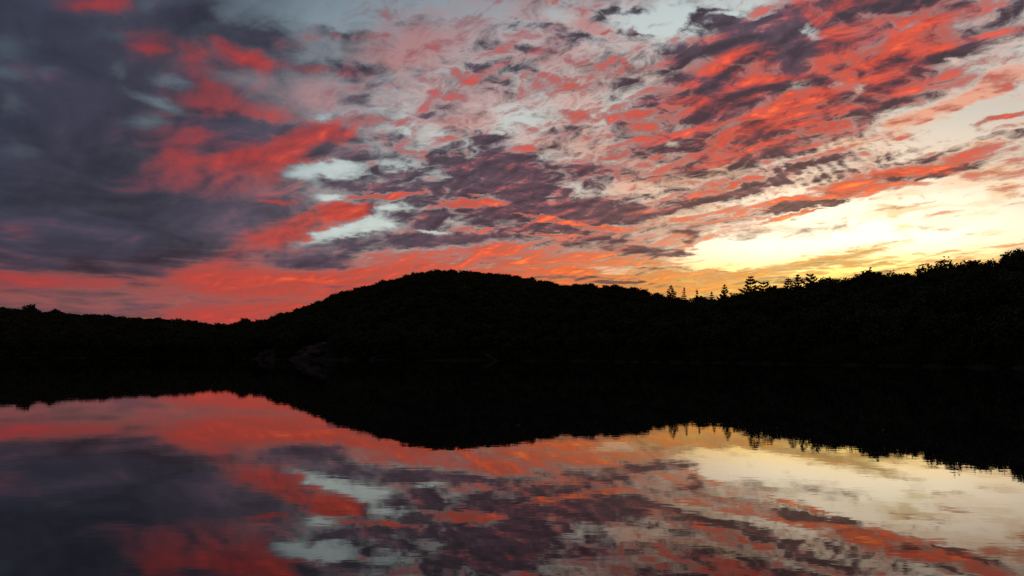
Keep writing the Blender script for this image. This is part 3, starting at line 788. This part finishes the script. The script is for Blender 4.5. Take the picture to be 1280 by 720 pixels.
# broadleaf kinds: (height, spread, lobes, leaf clumps, clump size)
KINDS = [broadleaf(10.5, 4.3, 12, 2300, .42, 1), broadleaf(9.5, 3.7, 9, 1900, .40, 2), broadleaf(11.5, 4.0, 11, 2100, .42, 3),
         broadleaf(9.0, 4.4, 10, 900, .38, 4), broadleaf(11.0, 3.8, 9, 800, .38, 5)]
KIND_WORDS = ['wide rounded', 'compact dense', 'tall full', 'open airy', 'tall thin-leaved']

spots = []
step = 5.6
rnd = random.Random(5)
for ix in range(-90, 90):
    for iy in range(8, 145):
        x = ix * step + rnd.uniform(-2.2, 2.2) + (iy % 2) * step / 2; y = iy * step + rnd.uniform(-2.2, 2.2)
        a = math.degrees(math.atan2(x, y)); r = math.hypot(x, y)
        if abs(a) > 42: continue
        z = ground_height(x, y)
        if z < .3 or r > table(CREST, a) + 34: continue
        spots.append((x, y, z, a, r))

# bearings of the bare rock faces and logs on the far shore: no trees right in front of them
ROCKS = [(-14.6, 25, 17, 8.2, 'broad pale rock face at the foot of the big hill'), (-17.9, 12, 9, 4.6, 'low rock ledge between the big hill and the cove')]
def clear_of_rocks(a, r, z):
    for (ra, _, w, h_, _) in ROCKS:
        if abs(a - ra) * 6.5 < w * .56 and z < h_ * .9 and r < table(SHORE, ra) + 28: return False
    return True
spots = [s_ for s_ in spots if clear_of_rocks(s_[3], s_[4], s_[2])]

def tree_params(sp):
    x, y, z, a, r = sp
    cl = mnoise.noise((x * .03, y * .03, 9))
    sc = .86 + .22 * cl + rnd.uniform(-.13, .16)
    if 11 < a < 23 and r > table(CREST, a) - 22: sc *= .84
    airy = a > 19 and r > table(CREST, a) - 25
    if airy: sc *= rnd.uniform(.85, 1.07)
    if airy: kind = rnd.choice([3, 4, 3, 4, 2])
    else: kind = rnd.choice([0, 1, 2, 0, 1])
    return kind, sc, rnd.uniform(0, 6.28)

def on_crest(sp): return -12 < sp[4] - table(CREST, sp[3]) < 10
crest = sorted([s_ for s_ in spots if on_crest(s_) and abs(s_[3]) < 35], key=lambda s_: s_[4])[:150]
cset = set(crest)
near = sorted([s_ for s_ in spots if s_ not in cset and abs(s_[3]) < 35], key=lambda s_: s_[4])[:140]
single = set(crest) | set(near)
used = [False] * len(KINDS)
first = {}
for sp in crest + near:
    kind, sc, rz = tree_params(sp)
    loc = (sp[0], sp[1], sp[2] - .1)
    hs = (sc * rnd.uniform(.9, 1.12), sc * rnd.uniform(.9, 1.12), sc)
    if not used[kind]:
        used[kind] = True; o = KINDS[kind]; o.location = loc; o.rotation_euler.z = rz; o.scale = hs
    else:
        o = copy_tree(KINDS[kind], loc, rz, hs)
    if sp in cset:
        tag(o, '%s broadleaf tree on the ridge crest, outlined against the sunset' % KIND_WORDS[kind], 'tree', '%s trees along the ridge crest' % KIND_WORDS[kind])
    else:
        tag(o, '%s broadleaf tree in shadow near the water, below the right ridge' % KIND_WORDS[kind], 'tree', '%s trees on the near wooded shore' % KIND_WORDS[kind])
for k, o in enumerate(KINDS):
    if not used[k]:
        sp = next(s_ for s_ in spots if s_ not in single); single.add(sp)
        o.location = sp[:3]; tag(o, '%s broadleaf tree in the dark hillside forest' % KIND_WORDS[k], 'tree', 'forest trees')

# the rest of the wood: one mass of trees set out with geometry nodes
rest = [s_ for s_ in spots if s_ not in single]
thicket = []
for k in range(1500):
    a = -42 + 84 * (k + rnd.random()) / 1500
    s_, c_ = math.sin(math.radians(a)), math.cos(math.radians(a))
    r0 = table(SHORE, a) - 8
    while ground_height(r0 * s_, r0 * c_) < .02: r0 += .7
    r0 += rnd.uniform(-.2, 5.0)
    if clear_of_rocks(a, r0, 0): thicket.append((r0 * s_, r0 * c_, ground_height(r0 * s_, r0 * c_) - 1.6, a, r0))
fm = bpy.data.meshes.new('forest')
fm.from_pydata([(s_[0], s_[1], s_[2] - .1) for s_ in rest + thicket], [], [])
pk, psc, prz = fm.attributes.new('kind', 'INT', 'POINT'), fm.attributes.new('size', 'FLOAT_VECTOR', 'POINT'), fm.attributes.new('turn', 'FLOAT_VECTOR', 'POINT')
for i, s_ in enumerate(rest):
    kind, sc, rz = tree_params(s_)
    pk.data[i].value = kind; psc.data[i].vector = (sc * 1.05, sc * 1.05, sc); prz.data[i].vector = (0, 0, rz)
for i in range(len(rest), len(rest) + len(thicket)):
    sc = rnd.uniform(.32, .55); pk.data[i].value = rnd.choice([0, 1, 2]); psc.data[i].vector = (sc, sc, sc); prz.data[i].vector = (0, 0, rnd.uniform(0, 6.28))
forest = bpy.data.objects.new('forest', fm); C.objects.link(forest)
tag(forest, 'dense dark forest covering the hills across the lake', 'forest', kind='stuff')
gt = bpy.data.node_groups.new('forest_planting', 'GeometryNodeTree')
gt.interface.new_socket('Geometry', in_out='INPUT', socket_type='NodeSocketGeometry')
gt.interface.new_socket('Geometry', in_out='OUTPUT', socket_type='NodeSocketGeometry')
gi = gt.nodes.new('NodeGroupInput'); go = gt.nodes.new('NodeGroupOutput')
join = gt.nodes.new('GeometryNodeJoinGeometry')
for o in KINDS[::-1]:
    oi = gt.nodes.new('GeometryNodeObjectInfo'); oi.transform_space = 'ORIGINAL'
    oi.inputs['Object'].default_value = next(c for c in o.children if c.name.startswith('crown')); oi.inputs['As Instance'].default_value = True
    gt.links.new(oi.outputs['Geometry'], join.inputs[0])
ins = gt.nodes.new('GeometryNodeInstanceOnPoints'); ins.inputs['Pick Instance'].default_value = True
gt.links.new(gi.outputs[0], ins.inputs['Points']); gt.links.new(join.outputs[0], ins.inputs['Instance'])
for nm, ty, sock in (('kind', 'INT', 'Instance Index'), ('size', 'FLOAT_VECTOR', 'Scale'), ('turn', 'FLOAT_VECTOR', 'Rotation')):
    na_ = gt.nodes.new('GeometryNodeInputNamedAttribute'); na_.data_type = ty; na_.inputs['Name'].default_value = nm
    gt.links.new(na_.outputs['Attribute'], ins.inputs[sock])
gt.links.new(ins.outputs[0], go.inputs[0])
md = forest.modifiers.new('planting', 'NODES'); md.node_group = gt

# conifers that stand above the right-hand ridge: bearing, tip elevation, half width, whorls, upsweep, bare, ragged, droop, flat top, lean, label
CONIFERS = [
    (11.88, 5.38, 3.6, 15, .25, .1, .22, .15, .15, 0, 'broad dark spruce at the end of the row of lone conifers on the low saddle'),
    (12.81, 5.24, 1.5, 14, .15, .1, .25, .2, 0, 0, 'narrow spire-like spruce beside the broad spruce on the low saddle'),
    (13.72, 5.02, 1.2, 12, .15, .1, .28, .2, 0, 0, 'smallest thin spruce in the dip of the ridge line'),
    (14.75, 4.86, 1.6, 11, .2, .1, .28, .2, .1, 0, 'short ragged spruce just below the leaning pine'),
    (15.6, 5.37, 2.7, 11, .75, .15, .32, 0, .2, .5, 'pine with upswept boughs leaning aside, on the ridge'),
    (17.51, 5.98, 4.6, 11, .5, .12, .24, .05, .25, 0, 'tallest ragged white pine with star-like whorled boughs on the ridge'),
    (18.32, 5.50, 3.4, 8, .45, .2, .34, 0, .9, .6, 'flat-topped pine close beside the tallest white pine'),
    (19.2, 5.22, 2.3, 9, .4, .2, .3, 0, .5, 0, 'short bushy pine between two taller ridge pines'),
    (20.06, 5.71, 3.4, 13, .25, .1, .24, .12, .2, 0, 'pointed spruce in the clump of conifers before the ridge climbs'),
    (20.7, 5.97, 3.0, 12, .45, .12, .28, .05, .2, 0, 'tall slender pine, highest of the conifer clump before the ridge climbs'),
    (21.6, 5.94, 3.5, 9, .5, .2, .34, 0, .7, -.3, 'flat-crowned pine next to the slender pine in the clump'),
    (22.27, 5.62, 2.4, 9, .4, .15, .32, 0, .4, 0, 'low rough pine at the end of the conifer clump'),
    (25.9, 5.95, 2.2, 9, .5, .15, .3, 0, .4, 0, 'lone young pine among broadleaf trees on the climbing ridge'),
    (33.2, 6.72, 2.0, 9, .6, .15, .3, 0, .3, 0, 'slim pine top rising from the broadleaf trees high on the ridge'),
]
for i, (a, e, w, wh, upw, bare, rag, drp, flat, lean, label) in enumerate(CONIFERS):
    r = table(CREST, a) + 3
    x, y = r * math.sin(math.radians(a)), r * math.cos(math.radians(a))
    z = ground_height(x, y)
    h = math.tan(math.radians(e)) * r + CAM_H - z
    o = conifer(h * .985, w * 1.55, wh, upw, 40 + i, bare, rag, drp, .36, flat, lean)
    o.location = (x, y, z); o.rotation_euler.z = 0
    tag(o, label, 'pine tree', 'conifers standing along the ridge line')

# trees that stand proud of the left-hand skyline
for a, e, k, label in ((-32.4, 3.2, 0, 'round-headed tree rising above the far left ridge line'), (-31.0, 2.98, 1, 'small bushy tree next to the round-headed tree on the far ridge'),
                       (-19.26, 2.68, 1, 'single small tree where the big hill meets the low far ridge')):
    r = table(CREST, a)
    x, y = r * math.sin(math.radians(a)), r * math.cos(math.radians(a)); z = ground_height(x, y)
    h = math.tan(math.radians(e)) * r + CAM_H - z
    o = copy_tree(KINDS[k], (x, y, z), a, h / (10.3 if k == 0 else 9.3)); tag(o, label, 'tree', 'trees proud of the far skyline')

# ------------------------------------------------------------------ rocks, logs and painted ripple sparkles
def boulder(name, sx, sy, sz, seed, parent=None):
    bm = bmesh.new(); bmesh.ops.create_icosphere(bm, subdivisions=3, radius=1)
    rg = np.random.default_rng(seed)
    planes = [(Vector(rg.normal(size=3)).normalized(), rg.uniform(.55, .85)) for _ in range(11)]
    for v in bm.verts:
        for n_, d_ in planes:                     # split faces
            k = v.co.dot(n_)
            if k > d_: v.co -= n_ * (k - d_)
        v.co += v.co.normalized() * .05 * mnoise.noise(v.co * 3 + Vector((seed, 0, 0)))
        v.co = Vector((v.co.x * sx, v.co.y * sy, v.co.z * sz))
    me = bpy.data.meshes.new(name); bm.to_mesh(me); bm.free(); me.materials.append(MAT_ROCK)
    o = bpy.data.objects.new(name, me); C.objects.link(o)
    if parent: o.parent = parent
    return o

def shore_point(a, out=0.0):
    lo, hi = table(SHORE, a) - 15, table(SHORE, a) + 15
    s_, c_ = math.sin(math.radians(a)), math.cos(math.radians(a))
    for k in range(120):
        r = lo + (hi - lo) * k / 120
        if ground_height(r * s_, r * c_) > 0: break
    r += out
    return r * s_, r * c_, r

for n_, (a, cnt, w, h_, label) in enumerate(ROCKS):
    x, y, r = shore_point(a, 1)
    root = empty('rock_outcrop', (x, y, 0), -math.radians(a))
    rg = np.random.default_rng(70 + n_)
    for i in range(cnt):
        u = rg.uniform(-.5, .5); lv = rg.uniform(0, 1) ** 1.3
        sz = rg.uniform(.8, 2.2) * (h_ / 8)
        o = boulder('rock_block', sz * 1.5, sz * 1.1, sz, 200 + n_ * 50 + i, root)
        o.location = (u * w * (1 - .35 * lv), 1.0 + lv * h_ * .9, lv * h_ * .85 + .1)
        o.rotation_euler = tuple(rg.uniform(-.5, .5, 3))
    tag(root, label, 'rock', 'rock faces on the far shore')

for i, (a, s_, label) in enumerate([(-12.9, 1.5, 'pale boulder at the waterline just past the broad rock face'), (-12.2, 1.9, 'largest loose boulder on the shore past the broad rock face'), (-11.6, 1.1, 'small boulder between the large boulder and the leaning log'),
                                    (-1.2, 1.2, 'boulder beside the pale fallen branch below the hill'), (5.1, 1.0, 'low flat rock at the foot of the wooded slope'), (5.8, 1.3, 'pale rock on the waterline under the wooded slope'), (-29.35, 1.3, 'lone pale rock on the shore of the far cove')]):
    x, y, r = shore_point(a, .3)
    o = boulder('boulder', s_ * 1.7, s_ * 1.1, s_ * .8, 300 + i); o.location = (x, y, .15); o.rotation_euler.z = i * 1.3
    tag(o, label, 'boulder', 'boulders along the far shore')

for a, ln, tilt, dr, label in ((-10.1, 6.5, .55, 1, 'bleached log leaning up from the water past the boulders'), (-1.6, 5.5, .7, -1, 'pale fallen branch jutting from the shore below the hill')):
    x, y, r = shore_point(a, -.5)
    pth = [(-dr * ln * .5, 0, -.4), (-dr * ln * .2, .1, ln * tilt * .25), (dr * ln * .15, -.1, ln * tilt * .5), (dr * ln * .5, .1, ln * tilt * .8)]
    pp = Parts(); pp.add(tube(pth, [.34, .30, .24, .12], 8))
    pp.add(tube([pth[1], (-dr * ln * .1, .5, ln * tilt * .6)], [.12, .05], 5)); pp.add(tube([pth[2], (dr * ln * .1, -.4, ln * tilt * .85)], [.10, .04], 5))
    o = mesh_obj('fallen_log', pp.v, pp.f, MAT_LOG, smooth=True); o.location = (x, y, 0)
    tag(o, label, 'log')

for a, e, label in ((.52, -5.06, 'ripple sparkle made as a small pale chip on the dark reflection of the big hill'), (25.74, -4.77, 'ripple sparkle made as a small pale chip on the dark reflection of the right ridge')):  # sparkles of ripples, their brightness painted as pale chips on the water
    r = CAM_H / math.tan(math.radians(-e))
    v = [(-.055, 0, .012), (-.03, .018, .008), (.01, .024, .006), (.055, .004, .016), (.01, -.022, .006), (-.03, -.018, .009), (0, 0, .004)]
    o = mesh_obj('ripple_sparkle', v + [(p[0], p[1], p[2] - .003) for p in v],
                 [(i, (i + 1) % 6, 6) for i in range(6)] + [((i + 1) % 6 + 7, i + 7, 13) for i in range(6)] + [(i, i + 7, (i + 1) % 6 + 7, (i + 1) % 6) for i in range(6)], MAT_SPARKLE)
    o.location = (r * math.sin(math.radians(a)), r * math.cos(math.radians(a)), .002)
    tag(o, label, 'leaf')
